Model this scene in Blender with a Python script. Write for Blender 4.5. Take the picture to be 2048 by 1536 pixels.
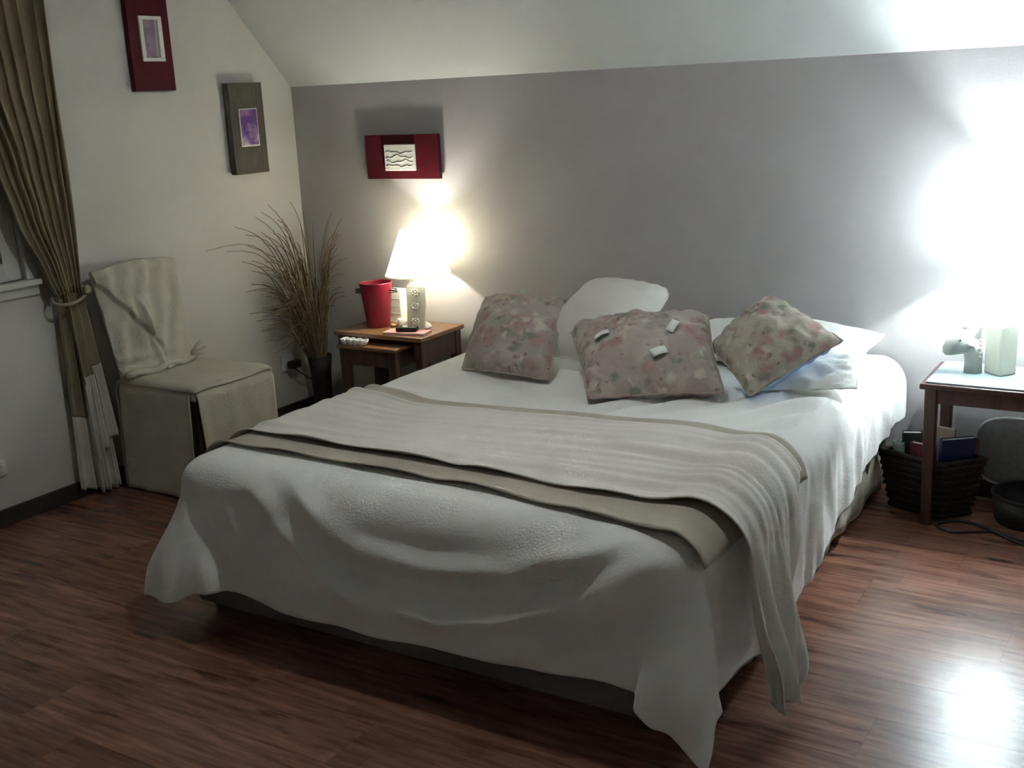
import bpy, bmesh, math, random
from mathutils import Vector, Matrix, noise
random.seed(7)
for o in list(bpy.data.objects): bpy.data.objects.remove(o, do_unlink=True)
SC = bpy.context.scene
COL = SC.collection

# ------------------------------------------------------------------ camera, world, exposure
cam_d = bpy.data.cameras.new('camera'); cam = bpy.data.objects.new('camera', cam_d); COL.objects.link(cam)
cam_d.sensor_width = 36.0; cam_d.lens = 2260.748 / 2048 * 36.0; cam_d.clip_start = 0.02
YAW, PITCH, ROLL = math.radians(32.398), math.radians(14.534), math.radians(-2.765)
_f = Vector((-math.sin(YAW)*math.cos(PITCH), math.cos(YAW)*math.cos(PITCH), -math.sin(PITCH)))
_r = Vector((math.cos(YAW), math.sin(YAW), 0)); _u = _r.cross(_f)
_r2 = _r*math.cos(ROLL) + _u*math.sin(ROLL); _u2 = -_r*math.sin(ROLL) + _u*math.cos(ROLL)
cam.matrix_world = Matrix(((_r2.x, _u2.x, -_f.x, 0), (_r2.y, _u2.y, -_f.y, 0), (_r2.z, _u2.z, -_f.z, 1.5), (0, 0, 0, 1)))
SC.camera = cam
W = bpy.data.worlds.new('night'); SC.world = W; W.use_nodes = True
W.node_tree.nodes['Background'].inputs[0].default_value = (0.02, 0.03, 0.05, 1)
W.node_tree.nodes['Background'].inputs[1].default_value = 0.05
SC.view_settings.view_transform = 'Standard'; SC.view_settings.look = 'None'
SC.view_settings.gamma = 1.0; SC.view_settings.use_curve_mapping = False
SC.view_settings.exposure = 3.65
SC.cycles.max_bounces = 16; SC.cycles.diffuse_bounces = 12; SC.cycles.transmission_bounces = 8
SC.cycles.sample_clamp_indirect = 6.0
BULB_R = 300.0      # radiance of the bulb in the lamp by the bed's right side
BULB_L = 72.0       # radiance of the bulb in the lamp on the nest of tables

BULB_P = 23.0       # radiance of the bulb in the pendant over the bed

# ------------------------------------------------------------------ helpers
def sm(a, b, x):
    if a == b: return 0.0 if x < a else 1.0
    t = max(0.0, min(1.0, (x - a) / (b - a))); return t*t*(3 - 2*t)
def lerp(a, b, t): return a + (b - a)*t
def curve(pts, x):
    if x <= pts[0][0]: return pts[0][1]
    for (a, b), (c, d) in zip(pts, pts[1:]):
        if x <= c: return lerp(b, d, sm(a, c, x)*0.5 + 0.5*(x - a)/(c - a))
    return pts[-1][1]
def nz(x, y, z=0.0): return noise.noise(Vector((x, y, z)))

class MB:
    def __init__(s): s.v = []; s.f = []
    def add(s, vs, fs):
        n = len(s.v); s.v += [tuple(p) for p in vs]; s.f += [tuple(i + n for i in q) for q in fs]; return s
    def box(s, x0, x1, y0, y1, z0, z1, tf=None):
        vs = [(x0,y0,z0),(x1,y0,z0),(x1,y1,z0),(x0,y1,z0),(x0,y0,z1),(x1,y0,z1),(x1,y1,z1),(x0,y1,z1)]
        if tf: vs = [tf(Vector(p)) for p in vs]
        return s.add(vs, [(3,2,1,0),(4,5,6,7),(0,1,5,4),(1,2,6,5),(2,3,7,6),(3,0,4,7)])
    def frustum(s, bot, top, z0, z1):      # two quads of (x,y)
        vs = [(x,y,z0) for x,y in bot] + [(x,y,z1) for x,y in top]
        return s.add(vs, [(3,2,1,0),(4,5,6,7),(0,1,5,4),(1,2,6,5),(2,3,7,6),(3,0,4,7)])
    def lathe(s, prof, c, n=32, caps=True):
        cx, cy, cz = c; vs = []; fs = []
        for r, z in prof:
            for k in range(n):
                a = 2*math.pi*k/n; vs.append((cx + r*math.cos(a), cy + r*math.sin(a), cz + z))
        m = len(prof)
        for i in range(m-1):
            for k in range(n):
                k2 = (k+1) % n; fs.append((i*n+k, i*n+k2, (i+1)*n+k2, (i+1)*n+k))
        if caps:
            fs.append(tuple(range(n-1, -1, -1))); fs.append(tuple((m-1)*n + k for k in range(n)))
        return s.add(vs, fs)
    def tube(s, pts, r, n=8, taper=None):
        pts = [Vector(p) for p in pts]; vs = []; fs = []
        up = Vector((0.13, 0.21, 0.97)); m = len(pts)
        for i, p in enumerate(pts):
            t = (pts[min(i+1, m-1)] - pts[max(i-1, 0)]).normalized()
            a = t.cross(up)
            if a.length < 1e-3: a = t.cross(Vector((1, 0, 0)))
            a.normalize(); b = t.cross(a)
            rr = r if taper is None else lerp(r, taper, i/(m-1))
            for k in range(n):
                q = 2*math.pi*k/n; vs.append(p + (a*math.cos(q) + b*math.sin(q))*rr)
        for i in range(m-1):
            for k in range(n):
                k2 = (k+1) % n; fs.append((i*n+k, i*n+k2, (i+1)*n+k2, (i+1)*n+k))
        fs.append(tuple(range(n-1, -1, -1))); fs.append(tuple((m-1)*n + k for k in range(n)))
        return s.add(vs, fs)
    def grid(s, fn, nu, nv):
        vs = [fn(i/nu, j/nv) for j in range(nv+1) for i in range(nu+1)]
        fs = [(j*(nu+1)+i, j*(nu+1)+i+1, (j+1)*(nu+1)+i+1, (j+1)*(nu+1)+i) for j in range(nv) for i in range(nu)]
        return s.add(vs, fs)
    def ball(s, c, r, n=16, m=10, sc=(1,1,1)):
        prof = []
        vs = []; fs = []
        for i in range(m+1):
            t = math.pi*i/m
            for k in range(n):
                a = 2*math.pi*k/n
                vs.append((c[0] + r*sc[0]*math.sin(t)*math.cos(a), c[1] + r*sc[1]*math.sin(t)*math.sin(a), c[2] - r*sc[2]*math.cos(t)))
        for i in range(m):
            for k in range(n):
                k2 = (k+1) % n; fs.append((i*n+k, i*n+k2, (i+1)*n+k2, (i+1)*n+k))
        return s.add(vs, fs)
    def build(s, name, m, parent=None, smooth=False, bevel=0.0, solid=0.0, sub=0, soff=0.0):
        xs, ys, zs = zip(*s.v)
        org = Vector(((min(xs)+max(xs))/2, (min(ys)+max(ys))/2, min(zs)))
        me = bpy.data.meshes.new(name); me.from_pydata([Vector(p) - org for p in s.v], [], s.f)
        bm = bmesh.new(); bm.from_mesh(me)
        bmesh.ops.remove_doubles(bm, verts=bm.verts, dist=1e-6)
        bmesh.ops.recalc_face_normals(bm, faces=bm.faces)
        bm.to_mesh(me); bm.free()
        me.materials.append(m)
        if smooth:
            for q in me.polygons: q.use_smooth = True
        o = bpy.data.objects.new(name, me); COL.objects.link(o)
        pl = Vector((0, 0, 0)); q = parent
        while q is not None: pl += q.location; q = q.parent
        o.parent = parent; o.location = org - pl
        if solid: md = o.modifiers.new('thickness', 'SOLIDIFY'); md.thickness = solid; md.offset = soff
        if bevel: md = o.modifiers.new('edges', 'BEVEL'); md.width = bevel; md.segments = 2; md.limit_method = 'ANGLE'; md.angle_limit = math.radians(40)
        if sub: md = o.modifiers.new('smooth', 'SUBSURF'); md.levels = sub; md.render_levels = sub
        return o
def thing(name, loc, label, cat, group=None):
    o = bpy.data.objects.new(name, None); COL.objects.link(o); o.location = loc; o.empty_display_size = 0.05
    return tag(o, label, cat, group)
def tag(o, label, cat, group=None):
    o['label'] = label; o['category'] = cat
    if group: o['group'] = group
    return o
def struct(o): o['kind'] = 'structure'; return o

# ------------------------------------------------------------------ materials
def mat(name, col, rough=0.6, col2=None, nscale=8.0, detail=4.0, bump=0.0, bscale=60.0, stretch=(1,1,1), metal=0.0, spec=0.5, ramp=(0.35, 0.65), rand=0.0, sheen=0.0, coat=0.0):
    m = bpy.data.materials.new(name); m.use_nodes = True; nt = m.node_tree; N = nt.nodes; L = nt.links
    b = N['Principled BSDF']; b.inputs['Roughness'].default_value = rough; b.inputs['Metallic'].default_value = metal
    b.inputs['Specular IOR Level'].default_value = spec; b.inputs['Base Color'].default_value = (*col, 1)
    if sheen: b.inputs['Sheen Weight'].default_value = sheen
    if coat: b.inputs['Coat Weight'].default_value = coat; b.inputs['Coat Roughness'].default_value = 0.25
    tc = N.new('ShaderNodeTexCoord'); mp = N.new('ShaderNodeMapping'); mp.inputs['Scale'].default_value = stretch
    L.new(tc.outputs['Object'], mp.inputs['Vector']); vec = mp.outputs['Vector']
    if rand:
        oi = N.new('ShaderNodeObjectInfo'); ad = N.new('ShaderNodeVectorMath'); ad.operation = 'ADD'
        mu = N.new('ShaderNodeMath'); mu.operation = 'MULTIPLY'; mu.inputs[1].default_value = 37.0
        L.new(oi.outputs['Random'], mu.inputs[0]); L.new(vec, ad.inputs[0]); L.new(mu.outputs[0], ad.inputs[1]); vec = ad.outputs[0]
    out = None
    if col2:
        t = N.new('ShaderNodeTexNoise'); t.inputs['Scale'].default_value = nscale; t.inputs['Detail'].default_value = detail
        t.inputs['Roughness'].default_value = 0.6
        L.new(vec, t.inputs['Vector'])
        r = N.new('ShaderNodeValToRGB'); r.color_ramp.elements[0].position = ramp[0]; r.color_ramp.elements[1].position = ramp[1]
        r.color_ramp.elements[0].color = (*col, 1); r.color_ramp.elements[1].color = (*col2, 1)
        L.new(t.outputs['Fac'], r.inputs['Fac']); out = r.outputs['Color']
    if rand:
        hs = N.new('ShaderNodeHueSaturation'); mr = N.new('ShaderNodeMapRange')
        mr.inputs[3].default_value = 1 - rand; mr.inputs[4].default_value = 1 + rand
        L.new(oi.outputs['Random'], mr.inputs[0]); L.new(mr.outputs[0], hs.inputs['Value'])
        if out: L.new(out, hs.inputs['Color'])
        else: hs.inputs['Color'].default_value = (*col, 1)
        out = hs.outputs['Color']
    if out: L.new(out, b.inputs['Base Color'])
    if bump:
        t2 = N.new('ShaderNodeTexNoise'); t2.inputs['Scale'].default_value = bscale; t2.inputs['Detail'].default_value = 3
        L.new(vec, t2.inputs['Vector'])
        bp = N.new('ShaderNodeBump'); bp.inputs['Strength'].default_value = bump; bp.inputs['Distance'].default_value = 0.01
        L.new(t2.outputs['Fac'], bp.inputs['Height']); L.new(bp.outputs['Normal'], b.inputs['Normal'])
    return m

def floor_mat():
    m = mat('laminate planks', (0.115, 0.046, 0.030), 0.27, (0.31, 0.145, 0.095), 5.0, 7.0, 0.03, 40.0, (0.9, 9.0, 1.0), rand=0.2, spec=0.65, ramp=(0.3, 0.72))
    nt = m.node_tree; N = nt.nodes; L = nt.links; b = N['Principled BSDF']
    # dark knots and streaks on top of the grain
    tc = N.new('ShaderNodeTexCoord'); oi = N.new('ShaderNodeObjectInfo'); ad = N.new('ShaderNodeVectorMath'); ad.operation = 'ADD'
    mu = N.new('ShaderNodeMath'); mu.operation = 'MULTIPLY'; mu.inputs[1].default_value = 91.0
    mp = N.new('ShaderNodeMapping'); mp.inputs['Scale'].default_value = (3.0, 14.0, 1.0)
    L.new(oi.outputs['Random'], mu.inputs[0]); L.new(tc.outputs['Object'], mp.inputs['Vector'])
    L.new(mp.outputs['Vector'], ad.inputs[0]); L.new(mu.outputs[0], ad.inputs[1])
    t = N.new('ShaderNodeTexNoise'); t.inputs['Scale'].default_value = 1.3; t.inputs['Detail'].default_value = 5
    L.new(ad.outputs[0], t.inputs['Vector'])
    r = N.new('ShaderNodeValToRGB'); r.color_ramp.elements[0].position = 0.60; r.color_ramp.elements[1].position = 0.74
    r.color_ramp.elements[0].color = (1, 1, 1, 1); r.color_ramp.elements[1].color = (0.30, 0.27, 0.25, 1)
    L.new(t.outputs['Fac'], r.inputs['Fac'])
    mx = N.new('ShaderNodeMix'); mx.data_type = 'RGBA'; mx.blend_type = 'MULTIPLY'; mx.inputs['Factor'].default_value = 1.0
    # three printed strips to a plank, broken at staggered lengths
    sx = N.new('ShaderNodeSeparateXYZ'); L.new(tc.outputs['Object'], sx.inputs[0])
    bk = N.new('ShaderNodeTexBrick'); bk.offset = 0.37; bk.inputs['Scale'].default_value = 1.0
    bk.inputs['Brick Width'].default_value = 0.41; bk.inputs['Row Height'].default_value = 0.065; bk.inputs['Mortar Size'].default_value = 0.0006
    bk.inputs['Color1'].default_value = (0.72, 0.70, 0.68, 1); bk.inputs['Color2'].default_value = (1.18, 1.2, 1.22, 1); bk.inputs['Mortar'].default_value = (0.5, 0.48, 0.46, 1)
    o2 = N.new('ShaderNodeVectorMath'); o2.operation = 'ADD'; o2.inputs[1].default_value = (5.0, 0.0975, 0); L.new(tc.outputs['Object'], o2.inputs[0])
    o3 = N.new('ShaderNodeCombineXYZ'); L.new(mu.outputs[0], o3.inputs[0]); o4 = N.new('ShaderNodeVectorMath'); o4.operation = 'ADD'
    L.new(o2.outputs[0], o4.inputs[0]); L.new(o3.outputs[0], o4.inputs[1]); L.new(o4.outputs[0], bk.inputs['Vector'])
    mb_ = N.new('ShaderNodeMix'); mb_.data_type = 'RGBA'; mb_.blend_type = 'MULTIPLY'; mb_.inputs['Factor'].default_value = 0.65
    L.new(b.inputs['Base Color'].links[0].from_socket, mb_.inputs[6]); L.new(bk.outputs['Color'], mb_.inputs[7])
    src = mb_.outputs[2]
    L.new(src, mx.inputs[6]); L.new(r.outputs['Color'], mx.inputs[7]); L.new(mx.outputs[2], b.inputs['Base Color'])
    return m

def floral_mat(name, base=(0.36, 0.305, 0.28)):
    m = bpy.data.materials.new(name); m.use_nodes = True; nt = m.node_tree; N = nt.nodes; L = nt.links
    b = N['Principled BSDF']; b.inputs['Roughness'].default_value = 0.75; b.inputs['Specular IOR Level'].default_value = 0.25
    tc = N.new('ShaderNodeTexCoord'); oi = N.new('ShaderNodeObjectInfo'); ad = N.new('ShaderNodeVectorMath'); ad.operation = 'ADD'
    mu = N.new('ShaderNodeMath'); mu.operation = 'MULTIPLY'; mu.inputs[1].default_value = 13.0
    L.new(oi.outputs['Random'], mu.inputs[0]); L.new(tc.outputs['Object'], ad.inputs[0]); L.new(mu.outputs[0], ad.inputs[1])
    wn = N.new('ShaderNodeTexNoise'); wn.inputs['Scale'].default_value = 22; wn.inputs['Detail'].default_value = 3
    L.new(ad.outputs[0], wn.inputs['Vector'])
    wm = N.new('ShaderNodeVectorMath'); wm.operation = 'MULTIPLY_ADD'; wm.inputs[1].default_value = (0.09, 0.09, 0.09)
    L.new(wn.outputs['Color'], wm.inputs[0]); L.new(ad.outputs[0], wm.inputs[2])
    cur = None
    def layer(scale, col, lo, hi, pick, prev, off):
        v = N.new('ShaderNodeTexVoronoi'); v.inputs['Scale'].default_value = scale
        o = N.new('ShaderNodeVectorMath'); o.operation = 'ADD'; o.inputs[1].default_value = off
        L.new(wm.outputs[0], o.inputs[0]); L.new(o.outputs[0], v.inputs['Vector'])
        r = N.new('ShaderNodeValToRGB'); r.color_ramp.elements[0].position = lo; r.color_ramp.elements[1].position = hi
        r.color_ramp.elements[0].color = (1,1,1,1); r.color_ramp.elements[1].color = (0,0,0,1)
        L.new(v.outputs['Distance'], r.inputs['Fac'])
        sp = N.new('ShaderNodeSeparateColor'); L.new(v.outputs['Color'], sp.inputs[0])
        gt = N.new('ShaderNodeMath'); gt.operation = 'GREATER_THAN'; gt.inputs[1].default_value = pick; L.new(sp.outputs[0], gt.inputs[0])
        ml = N.new('ShaderNodeMath'); ml.operation = 'MULTIPLY'; L.new(gt.outputs[0], ml.inputs[0]); L.new(r.outputs['Color'], ml.inputs[1])
        mx = N.new('ShaderNodeMix'); mx.data_type = 'RGBA'; L.new(ml.outputs[0], mx.inputs['Factor'])
        if prev is None: mx.inputs[6].default_value = (*base, 1)
        else: L.new(prev, mx.inputs[6])
        mx.inputs[7].default_value = (*col, 1)
        return mx.outputs[2]
    cur = layer(9.0, (0.44, 0.385, 0.345), 0.25, 0.75, 0.30, cur, (0,0,0))     # pale blooms
    cur = layer(15, (0.36, 0.225, 0.215), 0.20, 0.60, 0.50, cur, (7,4,1))      # rose petals
    cur = layer(17, (0.205, 0.22, 0.175), 0.18, 0.50, 0.52, cur, (3,1,2))      # leaves
    cur = layer(19, (0.52, 0.475, 0.41), 0.12, 0.45, 0.60, cur, (1,8,3))       # cream petals
    cur = layer(30, (0.25, 0.14, 0.15), 0.12, 0.40, 0.70, cur, (5,5,9))        # small dark buds
    L.new(cur, b.inputs['Base Color'])
    t2 = N.new('ShaderNodeTexNoise'); t2.inputs['Scale'].default_value = 45; L.new(tc.outputs['Object'], t2.inputs['Vector'])
    bp = N.new('ShaderNodeBump'); bp.inputs['Strength'].default_value = 0.25; bp.inputs['Distance'].default_value = 0.01
    L.new(t2.outputs['Fac'], bp.inputs['Height']); L.new(bp.outputs['Normal'], b.inputs['Normal'])
    return m

def shade_mat(name, col, tr):
    m = bpy.data.materials.new(name); m.use_nodes = True; nt = m.node_tree; N = nt.nodes; L = nt.links
    for n in list(N): N.remove(n)
    out = N.new('ShaderNodeOutputMaterial'); d = N.new('ShaderNodeBsdfDiffuse'); t = N.new('ShaderNodeBsdfTranslucent')
    mx = N.new('ShaderNodeMixShader'); mx.inputs[0].default_value = tr
    d.inputs[0].default_value = (*col, 1); t.inputs[0].default_value = (*col, 1)
    L.new(d.outputs[0], mx.inputs[1]); L.new(t.outputs[0], mx.inputs[2]); L.new(mx.outputs[0], out.inputs[0])
    return m
def emit_mat(name, col, s):
    m = bpy.data.materials.new(name); m.use_nodes = True; nt = m.node_tree; N = nt.nodes; L = nt.links
    for n in list(N): N.remove(n)
    out = N.new('ShaderNodeOutputMaterial'); e = N.new('ShaderNodeEmission'); e.inputs[0].default_value = (*col, 1); e.inputs[1].default_value = s
    L.new(e.outputs[0], out.inputs[0]); return m

M_WALLB = mat('mauve taupe paint', (0.37, 0.35, 0.352), 0.75, (0.39, 0.37, 0.372), 3.0, 3.0, 0.06, 120.0)
M_WALLL = mat('cream paint', (0.50, 0.485, 0.455), 0.75, (0.53, 0.515, 0.48), 3.0, 3.0, 0.06, 120.0)
M_CEIL = mat('white ceiling paint', (0.50, 0.515, 0.51), 0.8, (0.52, 0.535, 0.53), 3.0, 3.0, 0.05, 120.0)
M_WALLW = mat('white wall paint', (0.80, 0.80, 0.78), 0.8, (0.82, 0.82, 0.80), 3.0, 3.0, 0.05, 120.0)
M_FLOOR = floor_mat()
M_GAP = mat('dark floor joint', (0.07, 0.03, 0.02), 0.8, bump=0.1)
M_BASE = mat('dark brown skirting', (0.022, 0.013, 0.010), 0.5, (0.03, 0.018, 0.013), 20)
M_COVER = mat('ivory cotton', (0.74, 0.735, 0.715), 0.85, (0.78, 0.775, 0.755), 5, 4, 0.22, 160.0, spec=0.15, sheen=0.1)
M_THROW = mat('cream throw', (0.64, 0.605, 0.565), 0.85, (0.68, 0.65, 0.605), 6, 4, 0.22, 140.0, spec=0.15, sheen=0.1)
M_THROWB = mat('beige throw lining', (0.42, 0.375, 0.31), 0.85, (0.46, 0.41, 0.345), 6, 4, 0.25, 140.0, spec=0.15, sheen=0.1)
M_PIL = mat('white pillowcase', (0.74, 0.74, 0.72), 0.85, (0.78, 0.78, 0.76), 5, 4, 0.2, 70.0, spec=0.15)
M_PILC = mat('cream pillowcase', (0.62, 0.595, 0.55), 0.85, (0.66, 0.635, 0.59), 5, 4, 0.2, 70.0, spec=0.15)
M_BLUE = mat('pale blue lining', (0.22, 0.36, 0.62), 0.8, (0.28, 0.42, 0.66), 10, 3, 0.2, 70, spec=0.15)
M_FLOR = floral_mat('faded floral print')
M_FLOR2 = floral_mat('faded floral print on cream', (0.40, 0.365, 0.305))
M_BEDB = mat('brown bed base fabric', (0.13, 0.105, 0.09), 0.9, (0.17, 0.14, 0.12), 12, 4, 0.3, 90, spec=0.1)
M_VAL = mat('mottled beige valance', (0.26, 0.235, 0.19), 0.9, (0.44, 0.41, 0.35), 14, 4, 0.3, 60, spec=0.1)
M_WOOD = mat('honey brown wood', (0.14, 0.064, 0.028), 0.38, (0.22, 0.108, 0.050), 4, 6, 0.05, 30, (1.0, 12.0, 12.0), coat=0.2)
M_WOODD = mat('dark brown wood', (0.038, 0.018, 0.012), 0.5, (0.062, 0.031, 0.020), 4, 6, 0.05, 30, (12.0, 12.0, 1.0))
M_WOODR = mat('red brown wood', (0.045, 0.017, 0.013), 0.5, (0.072, 0.029, 0.021), 4, 6, 0.05, 30, (12.0, 12.0, 1.0))
M_CURT = mat('olive tan curtain', (0.26, 0.215, 0.14), 0.9, (0.33, 0.28, 0.19), 8, 4, 0.25, 90, (6, 6, 1), spec=0.1)
M_HEM = mat('pale linen hem', (0.62, 0.59, 0.52), 0.9, (0.66, 0.63, 0.56), 8, 4, 0.25, 90, spec=0.1)
M_TIE = mat('beige cord', (0.30, 0.25, 0.18), 0.8, (0.36, 0.31, 0.23), 30, 3, 0.4, 90)
M_CHAIR = mat('linen slipcover', (0.44, 0.415, 0.345), 0.9, (0.49, 0.465, 0.39), 8, 4, 0.3, 90, spec=0.1)
M_RED = mat('crimson paint', (0.062, 0.003, 0.008), 0.55, (0.074, 0.005, 0.011), 10, 4, 0.15, 40, spec=0.2)
M_BUCK = mat('crimson enamel', (0.22, 0.006, 0.024), 0.38, (0.245, 0.009, 0.030), 10, 3, 0.03, 20, spec=0.5)
M_GREYW = mat('weathered grey board', (0.065, 0.056, 0.040), 0.8, (0.095, 0.083, 0.062), 10, 5, 0.3, 40, (1, 6, 1))
M_WIRE = mat('black wire', (0.02, 0.02, 0.02), 0.45, bump=0.05)
M_BLACK = mat('black plastic', (0.012, 0.012, 0.013), 0.4, (0.018, 0.018, 0.02), 30)
M_CER = mat('white glazed ceramic', (0.72, 0.72, 0.69), 0.3, (0.76, 0.76, 0.73), 12)
M_CARD = mat('beige card', (0.46, 0.46, 0.40), 0.7, (0.52, 0.52, 0.46), 12, 4, 0.1, 50)
M_CARDW = mat('cream paper', (0.62, 0.61, 0.55), 0.7, (0.66, 0.65, 0.59), 12, 4, 0.1, 50)
M_PINK = mat('pink paper cover', (0.62, 0.27, 0.25), 0.6, (0.66, 0.31, 0.29), 12, 4, 0.05, 50)
M_WHITE = mat('white gloss paint', (0.66, 0.66, 0.63), 0.45, (0.70, 0.70, 0.67), 8, 3)
M_FRAMEW = mat('painted window frame', (0.50, 0.50, 0.46), 0.5, (0.54, 0.54, 0.50), 8, 3)
M_GLASS = mat('night window glass', (0.003, 0.005, 0.0045), 0.25, spec=0.03)
M_WICK = mat('dark wicker', (0.016, 0.012, 0.008), 0.7, (0.036, 0.027, 0.018), 26, 3, 0.5, 60, (1, 1, 8))
M_VASE = mat('dark vase', (0.006, 0.005, 0.004), 0.7, (0.010, 0.009, 0.007), 20, 3, 0.3, 60)
M_REED = mat('dried reed', (0.125, 0.088, 0.047), 0.8, (0.22, 0.165, 0.095), 12, 3, rand=0.3)
M_STONE = mat('grey glazed stoneware', (0.24, 0.25, 0.235), 0.55, (0.33, 0.345, 0.32), 16, 4, 0.2, 50)
M_BLOCK = mat('pale stoneware', (0.48, 0.48, 0.40), 0.5, (0.52, 0.52, 0.44), 16, 4, 0.1, 50)
M_MAT = mat('mottled blue grey table mat', (0.26, 0.32, 0.335), 0.35, (0.10, 0.125, 0.14), 9, 5, 0.05, 40, ramp=(0.5, 0.72))
M_GBAG = mat('grey woven cloth', (0.19, 0.185, 0.18), 0.9, (0.23, 0.225, 0.22), 60, 3, 0.4, 200)
M_PIPE = mat('white piping', (0.55, 0.57, 0.55), 0.7, bump=0.1)
def plain(name, c, r=0.6): return mat(name, c, r, tuple(min(1, k*1.12) for k in c), 14, 3, 0.04, 40)

# ------------------------------------------------------------------ the room
XL, YB, KN = -3.79, 4.15, 1.565
XR, YF, FL = 1.3, -0.7, 2.55
SL = 1.06                                   # rise of the sloped ceiling
YS = YB - (FL - KN)/SL
T = 0.12
fl = struct(MB().box(XL, XR, YF, YB, -0.06, -0.008).build('floor', M_GAP))
PW, PL = 0.195, 1.28
plank = {}
def plank_obj(x0, x1, y0, y1):
    key = (round(x1-x0, 3), round(y1-y0, 3)); g = 0.0002
    if key not in plank:
        o = MB().box(x0+g, x1-g, y0+g, y1-g, -0.008, 0.0).build('plank', M_FLOOR, fl); plank[key] = o
    else:
        o = plank[key].copy(); COL.objects.link(o); o.parent = fl
        o.location = Vector(((x0+x1)/2, (y0+y1)/2, -0.008)) - fl.location
rows = []
y = 3.275
while y > YF: y -= PW
k = 0
while y < YB:
    y0, y1 = max(y, YF), min(y + PW, YB)
    if y1 - y0 > 0.01:
        x = XL - [0.0, 0.43, 0.85, 0.21, 0.64, 1.06][k % 6]
        while x < XR:
            x0, x1 = max(x, XL), min(x + PL, XR)
            if x1 - x0 > 0.01: plank_obj(x0, x1, y0, y1)
            x += PL
    y += PW; k += 1
struct(MB().box(XL-T, XR+T, YB, YB+T, -0.06, KN+0.12).build('wall_back', M_WALLB))
# left gable wall with the window opening
WY0, WY1, WZ0, WZ1 = 1.30, 2.60, 0.90, 2.05
wl = MB()
wl.box(XL-T, XL, YF, WY0, -0.06, FL); wl.box(XL-T, XL, WY1, YS, -0.06, FL)
wl.box(XL-T, XL, WY0, WY1, -0.06, WZ0); wl.box(XL-T, XL, WY0, WY1, WZ1, FL)
wl.add([(XL-T,YS,-0.06),(XL,YS,-0.06),(XL,YB,-0.06),(XL-T,YB,-0.06),(XL-T,YS,FL),(XL,YS,FL),(XL,YB,KN),(XL-T,YB,KN)],
       [(3,2,1,0),(4,5,6,7),(0,1,5,4),(1,2,6,5),(2,3,7,6),(3,0,4,7)])
struct(wl.build('wall_left', M_WALLL))
wr = MB().box(XR, XR+T, YF, YB, -0.06, FL)
struct(wr.build('wall_right', M_WALLW))
struct(MB().box(XL-T, XR+T, YF-T, YF, -0.06, FL).build('wall_front', M_WALLW))
ce = MB()
ce.add([(XL-T,YB+T,KN-T*SL),(XR+T,YB+T,KN-T*SL),(XR+T,YS,FL),(XL-T,YS,FL),(XL-T,YB+T,KN-T*SL+0.17),(XR+T,YB+T,KN-T*SL+0.17),(XR+T,YS,FL+0.17),(XL-T,YS,FL+0.17)],
       [(0,1,2,3),(7,6,5,4),(4,5,1,0),(5,6,2,1),(6,7,3,2),(7,4,0,3)])
ce.box(XL-T, XR+T, YF-T, YS, FL, FL+0.17)
struct(ce.build('ceiling', M_CEIL))
struct(MB().box(XL, XL+0.013, YF, YB, 0, 0.066).build('baseboard_left', M_BASE, bevel=0.002))
struct(MB().box(XL+0.013, XR-0.013, YB-0.013, YB, 0, 0.066).build('baseboard_back', M_BASE, bevel=0.002))
struct(MB().box(XR-0.013, XR, YF, YB, 0, 0.066).build('baseboard_right', M_BASE, bevel=0.002))
# window: casing, sill, sash bars and panes of night glass
win = MB()
fr = 0.07
win.box(XL-0.075, XL-0.015, WY0, WY0+fr, WZ0, WZ1); win.box(XL-0.075, XL-0.015, WY1-fr, WY1, WZ0, WZ1)
win.box(XL-0.075, XL-0.015, WY0+fr, WY1-fr, WZ0, WZ0+fr); win.box(XL-0.075, XL-0.015, WY0+fr, WY1-fr, WZ1-fr, WZ1)
wo = struct(win.build('window_1', M_FRAMEW, bevel=0.004))
ym = (WY0 + WY1)/2
MB().box(XL-0.07, XL-0.02, ym-0.035, ym+0.035, WZ0+fr, WZ1-fr).build('mullion', M_FRAMEW, wo, bevel=0.003)
for a, b in ((WY0+fr, ym-0.035), (ym+0.035, WY1-fr)):
    MB().box(XL-0.052, XL-0.044, a, b, WZ0+fr, WZ1-fr).build('pane', M_GLASS, wo)
MB().box(XL-0.02, XL+0.045, WY0-0.05, WY1+0.045, WZ0-0.022, WZ0).build('sill', M_FRAMEW, wo, bevel=0.004)
MB().box(XL, XL+0.018, WY0-0.05, WY1+0.045, WZ0-0.062, WZ0-0.022).build('apron_moulding', M_FRAMEW, wo, bevel=0.004)
for a, b, c, d in ((WY0-0.05, WY0, WZ0, WZ1+0.05), (WY1, WY1+0.045, WZ0, WZ1+0.05), (WY0, WY1, WZ1, WZ1+0.05)):
    MB().box(XL, XL+0.016, a, b, c, d).build('casing', M_FRAMEW, wo, bevel=0.003)

# ------------------------------------------------------------------ bed
BX0, BX1, BY0, BY1, BT = -2.58, -0.915, 2.125, 4.115, 0.50
RE = 0.10
bed = thing('double_bed', ((BX0+BX1)/2, (BY0+BY1)/2, 0), 'low double bed with brown fabric base under the ivory coverlet', 'bed')
MB().box(-2.555, -0.985, 2.165, 4.10, 0.035, 0.275).build('base', M_BEDB, bed, bevel=0.02)
def val(u, v):                       # loose mottled cloth along the right side of the base
    yy = lerp(2.20, 4.06, u); zz = lerp(0.30, 0.05, v)
    return (-0.968 + 0.006*math.sin(yy*31 + 3*nz(yy*4, zz*3)) + 0.01*v, yy, zz + 0.006*math.sin(yy*17))
MB().grid(val, 120, 8).build('valance', M_VAL, bed, smooth=True, solid=0.003)
MB().box(-2.53, -0.965, 2.19, 4.09, 0.275, 0.47).build('mattress', M_PIL, bed, bevel=0.05)
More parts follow.
